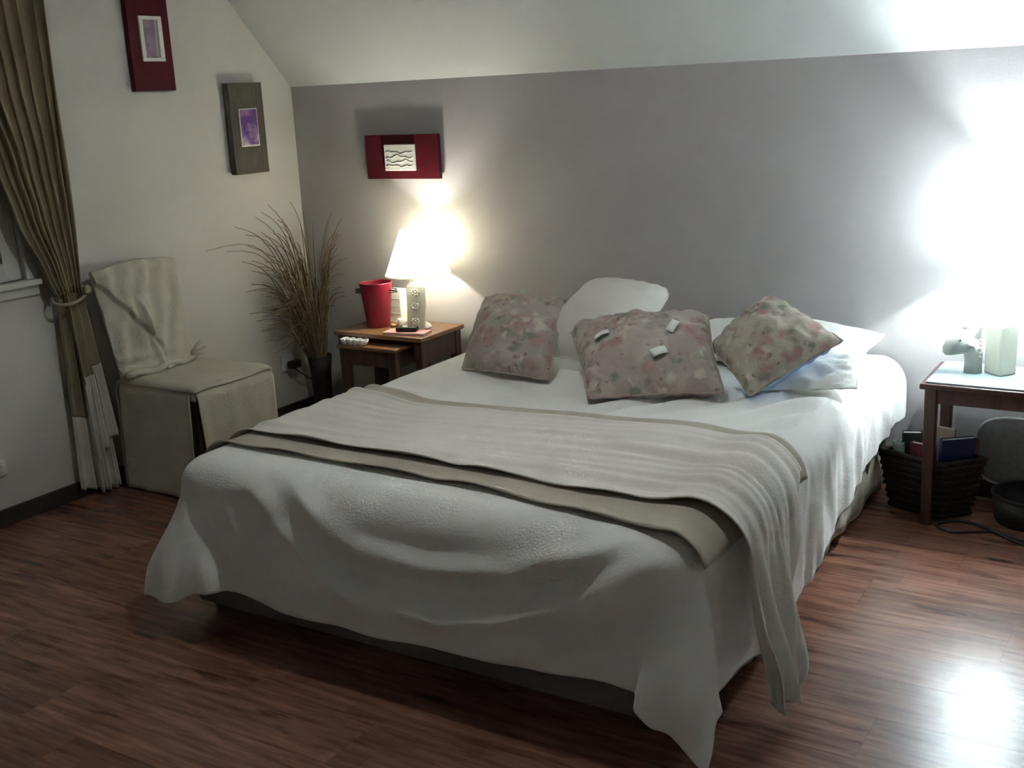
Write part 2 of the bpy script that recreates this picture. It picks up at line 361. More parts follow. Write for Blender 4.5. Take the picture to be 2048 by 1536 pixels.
for lx, ly in ((-2.49, 2.22), (-1.06, 2.22), (-2.49, 4.02), (-1.06, 4.02)):
    MB().lathe([(0.028, 0), (0.032, 0.035)], (lx, ly, 0), 12).build('foot', M_WOODD, bed)

def drape(X, Y, lift, nexp=4.2, fl_side=0.04, fl_foot=0.21, fl_corner=0.36, z_off=0.0):
    """cloth lying on the bed: (X, Y) is the cloth laid out flat, returns the point and the outward normal"""
    ax = 0.0; sg = 1
    if X > BX1 - RE: ax = X - (BX1 - RE); sg = 1
    elif X < BX0 + RE: ax = (BX0 + RE) - X; sg = -1
    by = max(0.0, BY0 + RE - Y)
    px = min(max(X, BX0 + RE), BX1 - RE); py = max(Y, BY0 + RE)
    if ax == 0 and by == 0: return Vector((px, py, BT + lift)), Vector((0, 0, 1)), 0.0, 0.0
    if sg < 0: nexp = 9.0; fl_corner = 0.31
    m_ = max(ax, by); w = m_*((ax/m_)**nexp + (by/m_)**nexp)**(1/nexp); ang = math.atan2(by, ax)
    dx, dy = sg*math.cos(ang), -math.sin(ang)
    c2 = math.sin(2*ang)**(0.7 if sg < 0 else 1.2)
    fl = lerp(lerp(fl_side, fl_foot, ang/(math.pi/2)), fl_corner, c2)
    if w < RE*math.pi/2:
        th = w/RE; out = (RE + lift)*math.sin(th); z = BT - RE + (RE + lift)*math.cos(th)
    else:
        e = w - RE*math.pi/2; th = math.pi/2; out = RE + lift + fl*e; z = BT - RE - e*math.sqrt(1 - fl*fl)
    n = Vector((dx*math.sin(th), dy*math.sin(th), math.cos(th)))
    return Vector((px + dx*out, py + dy*out, z)), n, w, ang

# ivory coverlet over the whole bed
NXI, NYI, NO = 150, 150, 46
HF = [(-2.60, 0.475), (-2.50, 0.465), (-2.40, 0.42), (-2.30, 0.405), (-2.10, 0.425), (-1.80, 0.425), (-1.40, 0.41), (-1.10, 0.39), (-1.02, 0.392), (-0.985, 0.445), (-0.93, 0.485), (-0.86, 0.485)]
HR = [(2.10, 0.44), (2.35, 0.46), (2.72, 0.50), (2.95, 0.47), (3.12, 0.405), (3.51, 0.335), (3.72, 0.285), (4.1, 0.26)]
FOLDS = [   # long soft folds of the foot side: course in (x, drop), height, half width
    ([(-2.50, 0.16), (-2.396, 0.259), (-2.308, 0.335), (-2.24, 0.40)], -0.026, 0.042),
    ([(-2.344, 0.17), (-2.203, 0.285), (-2.10, 0.354), (-1.94, 0.42)], 0.017, 0.030),
    ([(-2.26, 0.09), (-2.052, 0.223), (-1.893, 0.325), (-1.72, 0.385)], 0.024, 0.034),
    ([(-2.10, 0.07), (-1.96, 0.155), (-1.80, 0.205), (-1.609, 0.213), (-1.393, 0.185), (-1.208, 0.125), (-1.06, 0.06)], 0.024, 0.034),
    ([(-2.02, 0.225), (-1.889, 0.275), (-1.576, 0.272), (-1.362, 0.245), (-1.237, 0.185), (-1.105, 0.105)], -0.018, 0.030),
    ([(-1.85, 0.310), (-1.582, 0.342), (-1.435, 0.315), (-1.24, 0.243), (-1.117, 0.169), (-1.006, 0.083)], 0.026, 0.032),
    ([(-1.42, 0.40), (-1.283, 0.355), (-1.118, 0.225), (-0.994, 0.111)], 0.020, 0.028)]
def cover_pt(i, j):
    # i: columns left overhang | interior | right overhang ; j: rows foot overhang | interior
    NL = 20
    if j < NO: b = (NO - j)/NO; Yi = BY0 + RE
    else: b = 0.0; Yi = lerp(BY0 + RE, BY1, (j - NO)/NYI)
    if i < NL: a = (NL - i)/NL; Xi = BX0 + RE; side = -1
    elif i <= NL + NXI: a = 0.0; Xi = lerp(BX0 + RE, BX1 - RE, (i - NL)/NXI); side = 0
    else: a = (i - NL - NXI)/NO; Xi = BX1 - RE; side = 1
    wf = curve(HF, Xi + (0.0 if side == 0 else side*a*0.1))
    wr = curve(HR, Yi - b*0.1) if side == 1 else 0.42
    X = Xi + side*a*wr; Y = Yi - b*wf
    p, n, w, ang = drape(X, Y, 0.0)
    d = 0.0
    if w == 0:                       # soft bumps of the top and creases by the cushions
        d += 0.006*nz(X*3.1, Y*3.1, 2) + 0.0025*nz(X*9, Y*9, 4)
        g = sm(2.95, 3.1, Y)*(1 - sm(3.35, 3.55, Y))*sm(-1.75, -1.55, X)*(1 - sm(-1.05, -0.95, X))
        d += 0.028*g*math.sin((X*1.0 + (Y - 3.1)*-0.75)*44 + 3.0*nz(X*3, Y*3, 9))*(0.6 + 0.8*nz(X*4, Y*2, 5))
        g2 = sm(2.95, 3.05, Y)*(1 - sm(3.6, 4.0, Y))*(1 - sm(-2.2, -1.8, X))
        d += 0.005*g2*math.sin((X*0.5 + Y*1.0)*38 + 3*nz(X*3, Y*3, 1))
    else:
        d += 0.004*nz(X*5, Y*5, 3)
    if b > 0:                        # foot side: swags hanging between the two corners
        cx = (BX0 + BX1)/2; u = (X - cx)/((BX1 - BX0)/2); u = max(-1.0, min(1.0, u))
        for pts, A, sg_ in FOLDS:
            xa, xb = pts[0][0], pts[-1][0]
            if X < xa - 0.10 or X > xb + 0.10: continue
            tp = sm(xa - 0.10, xa + 0.14, X)*(1 - sm(xb - 0.14, xb + 0.10, X))
            wc = curve(pts, X) + 0.012*nz(X*4, A*90)
            sl = (curve(pts, X + 0.03) - curve(pts, X - 0.03))/0.06
            dd = (w - wc)/(sg_*math.sqrt(1 + sl*sl)); d += A*tp*math.exp(-dd*dd)*sm(0.02, 0.12, w)
        d += 0.010*nz(X*2.2, w*4, 7)*sm(0.05, 0.2, w)
        # the corner flap on the right stands out from the foot side
        fr_ = sm(-1.03, -0.985, X)*sm(0.16, 0.42, w)
        d += 0.05*fr_*(1 if side <= 0 else max(0, 1 - 1.2*a))
        # lower hem, a little thicker and wavy
        d += 0.005*math.sin(X*24 + 2*nz(X*3, 0.2))*sm(0.30, 0.42, w)
        fl_ = (1 - sm(-2.36, -2.31, X))*sm(0.2, 0.42, w); d += 0.035*fl_
    if side == 1:
        d += (0.020*nz(Y*9, a*1.3, 3)*sm(0.05, 0.35, w) + 0.012*nz(Y*21, a*2.0, 6))*sm(2.35, 2.6, Y)*sm(0.05, 0.2, w)
        cz = sm(0.35, 0.75, a)*sm(0.3, 0.9, b)
        d += 0.022*math.sin(ang*9 + 0.5)*cz
    p = p + n*d
    if p.z < 0.012: p.z = 0.012 + 0.002*nz(X*9, Y*9)
    return p
NCX, NCY = 20 + NXI + NO, NO + NYI
mb = MB(); mb.add([cover_pt(i, j) for j in range(NCY+1) for i in range(NCX+1)],
    [(j*(NCX+1)+i, j*(NCX+1)+i+1, (j+1)*(NCX+1)+i+1, (j+1)*(NCX+1)+i) for j in range(NCY) for i in range(NCX)])
tag(mb.build('coverlet', M_COVER, smooth=True, solid=0.004, soff=0), 'ivory cotton coverlet draped over the bed and hanging in swags at its foot', 'bedspread')

# throw blanket across the foot half: darker lining below, cream layer folded back over it
thr = thing('throw_blanket', (-1.7, 2.65, BT), 'cream and beige throw blanket folded across the foot half of the bed', 'blanket')
FA = [(-2.62, 2.295), (-1.61, 2.280), (-1.185, 2.228), (-0.93, 2.185), (-0.84, 2.14)]
FB = [(-2.62, 2.398), (-1.774, 2.381), (-1.251, 2.357), (-1.054, 2.362), (-0.95, 2.33), (-0.8, 2.31), (-0.4, 2.34)]
RR = [(-2.62, 3.045), (-2.40, 3.0), (-2.175, 2.925), (-1.924, 2.945), (-1.26, 3.015), (-1.05, 2.985), (-0.93, 2.90), (-0.80, 2.79)]
def throw_pt(u, v, top):
    if top: hang = lerp(0.52, 0.10, sm(0.45, 0.98, v)); lift0 = 0.020
    else: hang = lerp(0.115, 0.125, v); lift0 = 0.008
    XM = BX1 - RE
    um = 0.80 if top else 0.93
    if u < um: X = lerp(-2.605, XM, u/um)
    else: X = XM + hang*(u - um)/(1 - um)
    Xc = min(X, XM + 0.12)
    f = curve(FB if top else FA, X if top else Xc); r = curve(RR, Xc) - ((0.085 + 0.015*nz(X*4, 1)) if top else 0)
    if top and u > um: r = max(r, f + 0.2)
    Y = lerp(f, r, v)
    e = max(0.0, X - XM)
    lift = lift0 + 0.035*sm(-1.15, -0.90, X)*(1 if top else 0.5)
    if not top: Y = max(Y, BY0 + RE - 0.06*sm(-1.2, -0.9, X) ) if X < -1.2 else Y
    p, n, w, ang = drape(X, max(Y, BY0 + RE - 0.09), lift, fl_side=0.20)
    g = 0.35 + 0.65*sm(-1.9, -1.0, X)
    vv = v + 0.05*math.sin(X*2.3 + 1.0) + 0.05*nz(X*1.3, 4.0)
    d = (0.022 if top else 0.006)*g*(nz(X*0.9, vv*7.0, 3) + 0.45*nz(X*1.2, vv*15.0, 6)) + 0.004*nz(X*5, Y*5, 8)
    if top and e > 0: d += 0.018*sm(0.04, 0.3, e)*(math.sin(2*math.pi*(v*3.2 + 0.35 + 0.5*nz(v*3, e*2, 2))) + 0.6*nz(v*9, e*1.5, 7))
    ed = 1 - sm(0.0, 0.05, v)
    d += ed*(0.010 + 0.004*math.sin(X*19 + nz(X*3, 2)*3)) + (0.006*(1 - sm(0, 0.05, 1 - v)))
    p = p + n*(max(d, -lift*0.6))
    if top and e > 0:                # hanging tail draws together towards its tip
        k = sm(0.12, 0.50, e); p.y = lerp(p.y, 2.33 + 0.20*v, 0.75*k); p.x += 0.05*v*k
    if p.z < 0.012: p.z = 0.012
    return p
MB().grid(lambda u, v: throw_pt(u, v, False), 170, 70).build('lining', M_THROWB, thr, smooth=True, solid=0.004, soff=1)
MB().grid(lambda u, v: throw_pt(u, v, True), 200, 90).build('cream_layer', M_THROW, thr, smooth=True, solid=0.004, soff=1)

# ------------------------------------------------------------------ pillows and cushions
def pillow(name, c00, c10, c11, c01, t, mfront, mback, label, cat, group=None, seed=0.0, n=26, wr=0.006, pinch=0.06, crown=0.46, bk=-0.38, cr=0.035):
    c00, c10, c11, c01 = map(Vector, (c00, c10, c11, c01))
    cen = (c00 + c10 + c11 + c01)/4; nrm = (c10 - c00).cross(c01 - c00).normalized()
    if nrm.y > 0: nrm = -nrm            # towards the foot of the bed
    def pt(u, v, s):
        b = (c00*(1-u) + c10*u)*(1-v) + (c01*(1-u) + c11*u)*v
        su, sv = math.sin(math.pi*u), math.sin(math.pi*v)
        pu = pinch*su**0.8*(1 - sv**0.5 if sv > 0 else 1); pv = pinch*sv**0.8*(1 - su**0.5 if su > 0 else 1)
        b = b + (cen - b)*max(pu, 0) + (cen - b)*max(pv, 0) + (cen - b)*cr*((1 - su)*(1 - sv))**4
        h = t*(max(su, 0)**crown)*(max(sv, 0)**crown)
        k = wr*nz(u*6 + seed, v*6, s*3.0) + wr*0.6*nz(u*13 + seed, v*13, s)
        edge = min(u, 1-u, v, 1-v)
        k += 0.5*wr*math.sin((u - v)*40 + seed)*(1 - sm(0.0, 0.22, edge))
        return b + nrm*(s*h + k*sm(0, 0.06, edge)) + nrm*(0.3*k)
    root = thing(name, (cen.x, cen.y, min(c00.z, c10.z, c11.z, c01.z)), label, cat, group)
    MB().grid(lambda u, v: pt(u, v, 0.62), n, n).build('front_panel', mfront, root, smooth=True)
    MB().grid(lambda u, v: pt(u, v, bk), n, n).build('back_panel', mback, root, smooth=True)
    pts = []
    for a in range(4*n):
        q, r_ = divmod(a, n); r_ /= n
        u, v = [(r_, 0), (1, r_), (1 - r_, 1), (0, 1 - r_)][q]
        pts.append(pt(u, v, 0))
    pts.append(pts[0])
    MB().tube(pts, 0.0035, 6).build('seam', mfront, root, smooth=True)
    return root, pt
# sleeping pillows lying along the wall
pillow('sleeping_pillow', (-2.42, 3.70, 0.535), (-1.78, 3.70, 0.535), (-1.78, 4.09, 0.575), (-2.42, 4.09, 0.575), 0.13, M_PIL, M_PIL, 'white sleeping pillow lying behind the floral cushion nearest the red bucket', 'pillow', 'white sleeping pillows along the wall', 3.1)
pillow('sleeping_pillow', (-1.68, 3.72, 0.54), (-0.99, 3.70, 0.54), (-0.98, 4.09, 0.585), (-1.68, 4.09, 0.585), 0.14, M_PIL, M_PIL, 'white sleeping pillow against the wall behind the diamond-tilted cushion', 'pillow', 'white sleeping pillows along the wall', 8.2)
# cushions
pillow('floral_cushion', (-2.330, 3.32, 0.515), (-1.925, 3.275, 0.518), (-2.055, 3.67, 0.735), (-2.430, 3.66, 0.725), 0.15, M_FLOR, M_FLOR, 'faded floral cushion leaning at the bed side by the nest of tables', 'cushion', 'floral cushions on the bed', 1.3)
pillow('cream_pillow', (-2.13, 3.50, 0.555), (-1.72, 3.43, 0.545), (-1.69, 3.82, 0.765), (-2.02, 3.80, 0.792), 0.17, M_PILC, M_PILC, 'plain cream pillow propped up behind the middle floral cushion', 'pillow', None, 5.3, pinch=0.03, cr=0.12)
cc, ptc = pillow('floral_cushion', (-1.69, 3.11, 0.520), (-1.29, 3.31, 0.530), (-1.45, 3.56, 0.735), (-1.99, 3.53, 0.665), 0.17, M_FLOR, M_FLOR, 'crumpled floral cushion in the middle with small white tags', 'cushion', 'floral cushions on the bed', 9.9, wr=0.011)
for (u, v, r) in ((0.20, 0.50, 0.3), (0.70, 0.52, 1.0), (0.56, 0.24, 0.5)):
    c = ptc(u, v, 0.62); ex = (ptc(u+0.02, v, 0.62) - c).normalized(); ey = (ptc(u, v+0.02, 0.62) - c).normalized(); nn = ex.cross(ey).normalized()
    if nn.dot(c - ptc(u, v, -0.38)) < 0: nn = -nn
    a = ex*math.cos(r) + ey*math.sin(r); b = nn.cross(a)
    def tg(uu, vv): return c + a*((uu-0.5)*0.060) + b*((vv-0.5)*0.034) + nn*(0.010 + 0.006*math.sin(uu*3))
    MB().grid(tg, 5, 2).build('tag', M_PIL, cc, smooth=True, solid=0.0015)
pillow('floral_cushion', (-1.208, 3.300, 0.530), (-0.985, 3.56, 0.675), (-1.285, 3.70, 0.785), (-1.425, 3.48, 0.640), 0.15, M_FLOR2, M_BLUE, 'floral cushion with blue back standing on its corner like a diamond', 'cushion', 'floral cushions on the bed', 4.4, wr=0.008, bk=-0.5)
pillow('flat_cushion', (-1.22, 3.42, 0.52), (-0.93, 3.52, 0.53), (-0.97, 3.72, 0.60), (-1.22, 3.66, 0.57), 0.05, M_PIL, M_PIL, 'flat white cushion lying squashed under the diamond-tilted cushion', 'cushion', None, 2.2)

# ------------------------------------------------------------------ nest of tables with what stands on it
def table(name, x0, x1, y0, y1, h, th, leg, apron, mtop, mleg, label, group=None, over=0.012, front=True, taper=0.75, inset_front=0.0):
    t = thing(name, ((x0+x1)/2, (y0+y1)/2, 0), label, 'table', group)
    MB().box(x0, x1, y0, y1, h-th, h).build('tabletop', mtop, t, bevel=0.004)
    a0, a1, b0, b1 = x0+over, x1-over, y0+over, y1-over
    for cx, sx in ((a0, 1), (a1, -1)):
        for cy, sy in ((b0, 1), (b1, -1)):
            q = [(cx, cy), (cx+sx*leg, cy), (cx+sx*leg, cy+sy*leg), (cx, cy+sy*leg)]
            k = leg*(1-taper)/2
            p = [(cx+sx*k, cy+sy*k), (cx+sx*(leg-k), cy+sy*k), (cx+sx*(leg-k), cy+sy*(leg-k)), (cx+sx*k, cy+sy*(leg-k))]
            MB().frustum(p, q, 0.0, h-th).build('leg', mleg, t, bevel=0.003)
    e = 0.006
    sides = [(a0+e, a0+e+0.016, b0+leg, b1-leg), (a1-e-0.016, a1-e, b0+leg, b1-leg), (a0+leg, a1-leg, b1-e-0.016, b1-e)]
    if front: sides.append((a0+leg, a1-leg, b0+e, b0+e+0.016))
    for s_ in sides: MB().box(*s_, h-th-apron, h-th).build('apron', mleg, t, bevel=0.002)
    return t
TZ = 0.49
table('nesting_table', -3.350, -2.860, 3.800, 4.128, TZ, 0.020, 0.040, 0.105, M_WOOD, M_WOODD, 'larger brown wooden nesting table against the wall under the lamp', 'nest of tables', front=False)
table('nesting_table', -3.290, -2.958, 3.738, 4.02, 0.445, 0.016, 0.038, 0.075, M_WOOD, M_WOODD, 'smaller brown nesting table pulled out with a white dish on it', 'nest of tables')
# red bucket
bk = thing('bucket', (-3.212, 3.955, TZ), 'tall crimson metal bucket with wire handles beside the lamp', 'bucket')
MB().lathe([(0.049, 0), (0.052, 0.004), (0.073, 0.196), (0.0755, 0.200), (0.0755, 0.204), (0.0715, 0.204), (0.0715, 0.198), (0.047, 0.008), (0.0, 0.008)], (-3.212, 3.955, TZ), 40, caps=False).build('body', M_BUCK, bk, smooth=True)
for s in (-1, 1):
    for dz in (0.158, 0.170):
        a = math.radians(200 if s < 0 else 20)
        ux, uy = math.cos(a), math.sin(a); vx, vy = -uy, ux
        pts = []
        for k in range(9):
            q = math.pi*k/8
            pts.append((-3.212 + ux*(0.068 + 0.030*math.sin(q)) + vx*0.022*math.cos(q), 3.955 + uy*(0.068 + 0.030*math.sin(q)) + vy*0.022*math.cos(q), TZ + dz))
        MB().tube(pts, 0.0028, 6).build('handle', M_WIRE, bk, smooth=True)
# lamps
def lamp(name, c, tz, base, lz, zb, rb, zt, rt, bulbcol, power, label, mshade):
    cx, cy = c
    t = thing(name, (cx, cy, tz), label, 'lamp')
    base(t, cx, cy, tz, zb)
    MB().lathe([(0.008, 0), (0.008, lz - 0.05 - (zb - 0.03))], (cx, cy, zb - 0.03), 10).build('stem', M_CER, t, smooth=True)
    MB().lathe([(0.018, 0), (0.026, 0.012), (0.026, 0.030), (0.020, 0.040)], (cx, cy, lz - 0.066), 20).build('socket', M_CER, t, smooth=True)
    MB().ball((cx, cy, lz), 0.020, 20, 14).build('bulb', emit_mat(name + ' bulb glow', bulbcol, power), t, smooth=True)
    sh = MB().lathe([(rb, zb), (rt, zt)], (cx, cy, 0), 56, caps=False).build('lamp_shade', mshade, t, smooth=True)
    for r_, z_ in ((rb, zb), (rt, zt)):
        MB().tube([(cx + r_*math.cos(2*math.pi*k/56), cy + r_*math.sin(2*math.pi*k/56), z_) for k in range(57)], 0.0022, 6).build('rim', mshade, sh, smooth=True)
    for k in range(3):
        a = 2*math.pi*k/3 + 0.4
        MB().tube([(cx + 0.015*math.cos(a), cy + 0.015*math.sin(a), lz - 0.045), (cx + 0.038*math.cos(a), cy + 0.038*math.sin(a), lz - 0.03), (cx + 0.045*math.cos(a), cy + 0.045*math.sin(a), lz + 0.03), (cx + rt*math.cos(a), cy + rt*math.sin(a), zt)], 0.0015, 5).build('shade_wire', M_WIRE, sh)
    return t
def base_l(t, cx, cy, tz, zb):
    MB().lathe([(0.045, 0), (0.047, 0.006), (0.040, 0.016), (0.020, 0.028), (0.026, 0.06), (0.036, 0.10), (0.034, 0.14), (0.020, 0.185), (0.012, zb - tz - 0.02)], (cx, cy, tz), 32).build('base', M_CER, t, smooth=True)
def base_r(t, cx, cy, tz, zb):
    a = math.radians(52); ca, sa = math.cos(a), math.sin(a)
    tf = lambda p: Vector((cx + ca*p.x - sa*p.y, cy + sa*p.x + ca*p.y, tz + p.z))
    MB().box(-0.036, 0.036, -0.036, 0.036, 0, 0.17, tf).build('base', M_BLOCK, t, bevel=0.006)
    MB().lathe([(0.016, 0), (0.012, 0.02), (0.010, zb - tz - 0.17)], (cx, cy, tz + 0.17), 16).build('neck', M_CER, t, smooth=True)
lamp('table_lamp', (-3.0, 3.995), TZ, base_l, 0.857, 0.735, 0.145, 0.930, 0.068, (0.97, 0.96, 0.84), BULB_L, 'lit lamp with pale cone shade on the nest of tables', shade_mat('cream shade cloth', (0.90, 0.87, 0.75), 0.50))
RTZ = 0.506
lamp('table_lamp', (-0.58, 3.968), RTZ, base_r, 0.965, 0.838, 0.175, 1.078, 0.080, (0.84, 0.97, 1.0), BULB_R, 'brightly lit lamp with white shade on the table at the bed right side', shade_mat('white shade cloth', (0.90, 0.92, 0.92), 0.42))
# pendant over the bed, above the frame: it throws the hem's shadow on the floor
PX, PY, PZ = -1.62, 2.50, 2.17
pd = thing('pendant_lamp', (PX, PY, PZ), 'pendant lamp with metal dome hanging from the ceiling above the bed', 'lamp')
MB().ball((PX, PY, PZ), 0.040, 24, 16).build('bulb', emit_mat('pendant bulb glow', (0.97, 1.0, 0.98), BULB_P), pd, smooth=True)
MB().lathe([(0.15, 0.0), (0.14, 0.05), (0.10, 0.095), (0.035, 0.12), (0.02, 0.125)], (PX, PY, PZ - 0.012), 40, caps=False).build('dome', M_CER, pd, smooth=True, solid=0.003)
MB().lathe([(0.018, 0), (0.022, 0.02), (0.018, 0.06)], (PX, PY, PZ + 0.045), 18).build('socket', M_BLACK, pd, smooth=True)
MB().tube([(PX, PY, PZ + 0.1), (PX, PY, FL)], 0.004, 8).build('cord', M_BLACK, pd)
MB().lathe([(0.045, 0), (0.045, 0.02), (0.01, 0.03)], (PX, PY, FL - 0.03), 24).build('ceiling_rose', M_CER, pd, smooth=True)
# embossed card, box and small pots behind the bucket
cd = thing('decorated_card', (-2.978, 3.945, TZ), 'grey beige card with raised rosettes standing before the lamp', 'card')
def ctf(p): return Vector((-2.978 + p.x*0.99, 3.925 + p.y + 0.10*p.z, TZ + p.z))
MB().box(-0.047, 0.047, -0.006, 0.006, 0, 0.198, ctf).build('panel', M_CARD, cd, bevel=0.0015)
for zz in (0.045, 0.112, 0.172):
    m = MB()
    for k in range(8):
        a = 2*math.pi*k/8; q = ctf(Vector((0.018*math.cos(a), -0.008, zz + 0.012*math.sin(a)))); m.ball(q, 0.006, 8, 5, (1, 0.6, 0.8))
    q = ctf(Vector((0, -0.008, zz))); m.ball(q, 0.007, 8, 5, (1, 0.6, 1)); m.build('rosette', M_CARDW, cd, smooth=True)
cb = thing('paper_box', (-3.20, 4.075, TZ), 'narrow cream carton standing behind the red bucket', 'box')
MB().box(-3.225, -3.150, 4.045, 4.095, TZ, TZ+0.155).build('body', M_CARDW, cb, bevel=0.002)
for zz in (0.04, 0.075, 0.11): MB().box(-3.222, -3.153, 4.0435, 4.0455, TZ+zz, TZ+zz+0.004).build('printed_line', M_CARD, cb)
cdl = thing('candle_cup', (-3.10, 4.005, TZ), 'small white candle cup beside the rosette card', 'candle')
MB().lathe([(0.014, 0), (0.018, 0.004), (0.020, 0.036), (0.0175, 0.036), (0.016, 0.03), (0, 0.03)], (-3.105, 3.99, TZ), 24, caps=False).build('cup', M_CER, cdl, smooth=True)
MB().lathe([(0.0015, 0.03), (0.001, 0.042)], (-3.105, 3.99, TZ), 6).build('wick', M_WIRE, cdl)
pot = thing('wooden_ring', (-3.137, 3.985, TZ), 'tiny amber ring lying between carton and candle cup', 'trinket')
MB().tube([(-3.140 + 0.013*math.cos(2*math.pi*k/20), 3.975 + 0.013*math.sin(2*math.pi*k/20), TZ + 0.006) for k in range(21)], 0.006, 8).build('band', plain('amber wood', (0.36, 0.19, 0.07), 0.4), pot, smooth=True)
# notebook and phone
nb = thing('notebook', (-2.985, 3.86, TZ), 'pink covered notebook lying on the larger nesting table', 'book')
NBA = math.radians(10)
def ntf(p): return Vector((-2.985 + p.x*math.cos(NBA) - p.y*math.sin(NBA), 3.868 + p.x*math.sin(NBA) + p.y*math.cos(NBA), TZ + p.z))
MB().box(-0.100, 0.100, -0.042, 0.042, 0, 0.0025, ntf).build('back_cover', M_PINK, nb)
MB().box(-0.098, 0.097, -0.040, 0.040, 0.0025, 0.0085, ntf).build('pages', M_CARDW, nb)
MB().box(-0.100, 0.100, -0.042, 0.042, 0.0085, 0.011, ntf).build('front_cover', M_PINK, nb)
ph = thing('mobile_phone', (-2.985, 3.87, TZ+0.011), 'black mobile phone lying on the pink notebook', 'phone')
def ptf(p): return ntf(Vector((p.x*0.98 - p.y*0.17, p.x*0.17 + p.y*0.98, p.z + 0.011)))
MB().box(-0.047, 0.047, -0.022, 0.022, 0.0, 0.021, ptf).build('body', M_BLACK, ph, bevel=0.004)
MB().box(-0.020, 0.040, -0.016, 0.016, 0.0212, 0.0220, ptf).build('screen', mat('grey phone screen', (0.10, 0.13, 0.12), 0.15), ph)
for ky in (-0.010, 0.0, 0.010): MB().box(-0.042, -0.026, ky-0.0035, ky+0.0035, 0.021, 0.0225, ptf).build('key', M_GREYW, ph)
# scalloped dish
ds = thing('scalloped_dish', (-3.205, 3.767, 0.445), 'white scalloped ceramic dish with four hollows on the smaller nesting table', 'dish')
def dish_prof(sc, z, wave=0.0):
    pts = []
    for k in range(96):
        q = k/48.0; up = q < 1.0; f = (q if up else 2.0 - q)*4.0      # along the four lobes and back
        lob = min(int(f), 3); a = math.pi*(f - lob)
        x = -0.074 + 0.037*lob + 0.0185*(1 - math.cos(a)); yv = 0.008 + 0.0145*math.sin(a)
        if lob == 0 and a < math.pi/2 or lob == 3 and a > math.pi/2: yv = 0.0225*math.sin(a)
        pts.append((-3.205 + x*sc, 3.767 + (-yv if up else yv)*sc, 0.445 + z + wave*math.sin(a)))
    return pts
m = MB(); rings = [dish_prof(0.84, 0.0), dish_prof(0.95, 0.012), dish_prof(1.02, 0.022, 0.005), dish_prof(0.96, 0.022, 0.005), dish_prof(0.86, 0.010), dish_prof(0.3, 0.006), dish_prof(0.01, 0.006)]
n = 96; vs = [p for r_ in rings for p in r_]
fs = [(i*n+k, i*n+(k+1) % n, (i+1)*n+(k+1) % n, (i+1)*n+k) for i in range(len(rings)-1) for k in range(n)] + [tuple(range(n-1, -1, -1))]
m.add(vs, fs).build('bowl', M_CER, ds, smooth=True)
for k in (-1, 0, 1): MB().box(-3.205 + k*0.037 - 0.0015, -3.205 + k*0.037 + 0.0015, 3.750, 3.784, 0.450, 0.467).build('divider', M_CER, ds, bevel=0.001)

# ------------------------------------------------------------------ right table and lamp side
table('side_table', -0.795, -0.270, 3.765, 4.10, 0.50, 0.020, 0.040, 0.050, M_WOODR, M_WOODR, 'dark red brown side table carrying the bright lamp', None, over=0.014, taper=0.78)
tag(MB().box(-0.778, -0.285, 3.778, 4.088, 0.50, 0.506).build('table_mat', M_MAT, bevel=0.0015), 'mottled blue grey mat covering the dark side table', 'table mat')
# animal head figurine
fg = thing('animal_figurine', (-0.64, 3.99, RTZ), 'grey stoneware animal head figurine facing the bed beside the bright lamp', 'figurine')
FC = Vector((-0.672, 3.950, RTZ)); FD = Vector((-0.90, -0.30, 0)).normalized()   # direction of the snout
FS = Vector((-FD.y, FD.x, 0))
def fpt(f, s, z): return FC + FD*f + FS*s + Vector((0, 0, z))
m = MB(); rings = []
prof = [(-0.036, 0.000, 0.036, 0.030), (-0.034, 0.04, 0.036, 0.030), (-0.02, 0.075, 0.040, 0.031)]
# upright neck column
def ring(cf, cz, rf, rs, tilt, n=18):
    out = []
    for k in range(n):
        a = 2*math.pi*k/n
        lf, lz_ = rf*math.cos(a)*math.cos(tilt), rf*math.cos(a)*math.sin(tilt)
        out.append(fpt(cf + lf, rs*math.sin(a), cz + lz_))
    return out
chain = [(-0.010, 0.000, 0.030, 0.026, 0.0), (-0.010, 0.035, 0.029, 0.026, 0.0), (-0.008, 0.070, 0.032, 0.028, 0.15), (-0.002, 0.098, 0.041, 0.034, 0.6), (0.018, 0.108, 0.043, 0.036, 1.15), (0.045, 0.102, 0.040, 0.034, 1.4), (0.066, 0.092, 0.033, 0.030, 1.5), (0.080, 0.084, 0.025, 0.024, 1.55), (0.089, 0.080, 0.011, 0.012, 1.57)]
rs_ = [ring(*c) for c in chain]; n = 18
vs = [p for r_ in rs_ for p in r_]
fs = [(i*n+k, i*n+(k+1) % n, (i+1)*n+(k+1) % n, (i+1)*n+k) for i in range(len(rs_)-1) for k in range(n)] + [tuple(range(n-1, -1, -1)), tuple((len(rs_)-1)*n + k for k in range(n))]
m.add(vs, fs).build('head', M_STONE, fg, smooth=True)
for s in (-1, 1):
    c0 = [fpt(-0.004, s*0.012, 0.122), fpt(-0.032, s*0.012, 0.118), fpt(-0.020, s*0.028, 0.116), fpt(-0.030, s*0.022, 0.172)]
    MB().add(c0, [(0, 1, 2), (0, 1, 3), (1, 2, 3), (2, 0, 3)]).build('ear', M_STONE, fg, smooth=False, bevel=0.002)
for k in range(5):
    q = fpt(-0.026, 0.026, 0.060 + 0.014*k); MB().ball(q, 0.0065, 8, 6).build('mane_knob', M_BLOCK, fg, smooth=True)
MB().ball(fpt(0.022, 0.0, 0.156), 0.009, 10, 7, (1, 1, 0.8)).build('bow', plain('pink glaze', (0.62, 0.30, 0.36), 0.4), fg, smooth=True)
for s in (-1, 1): MB().ball(fpt(0.040, s*0.033, 0.118), 0.004, 8, 6).build('eye', M_BLACK, fg, smooth=True)

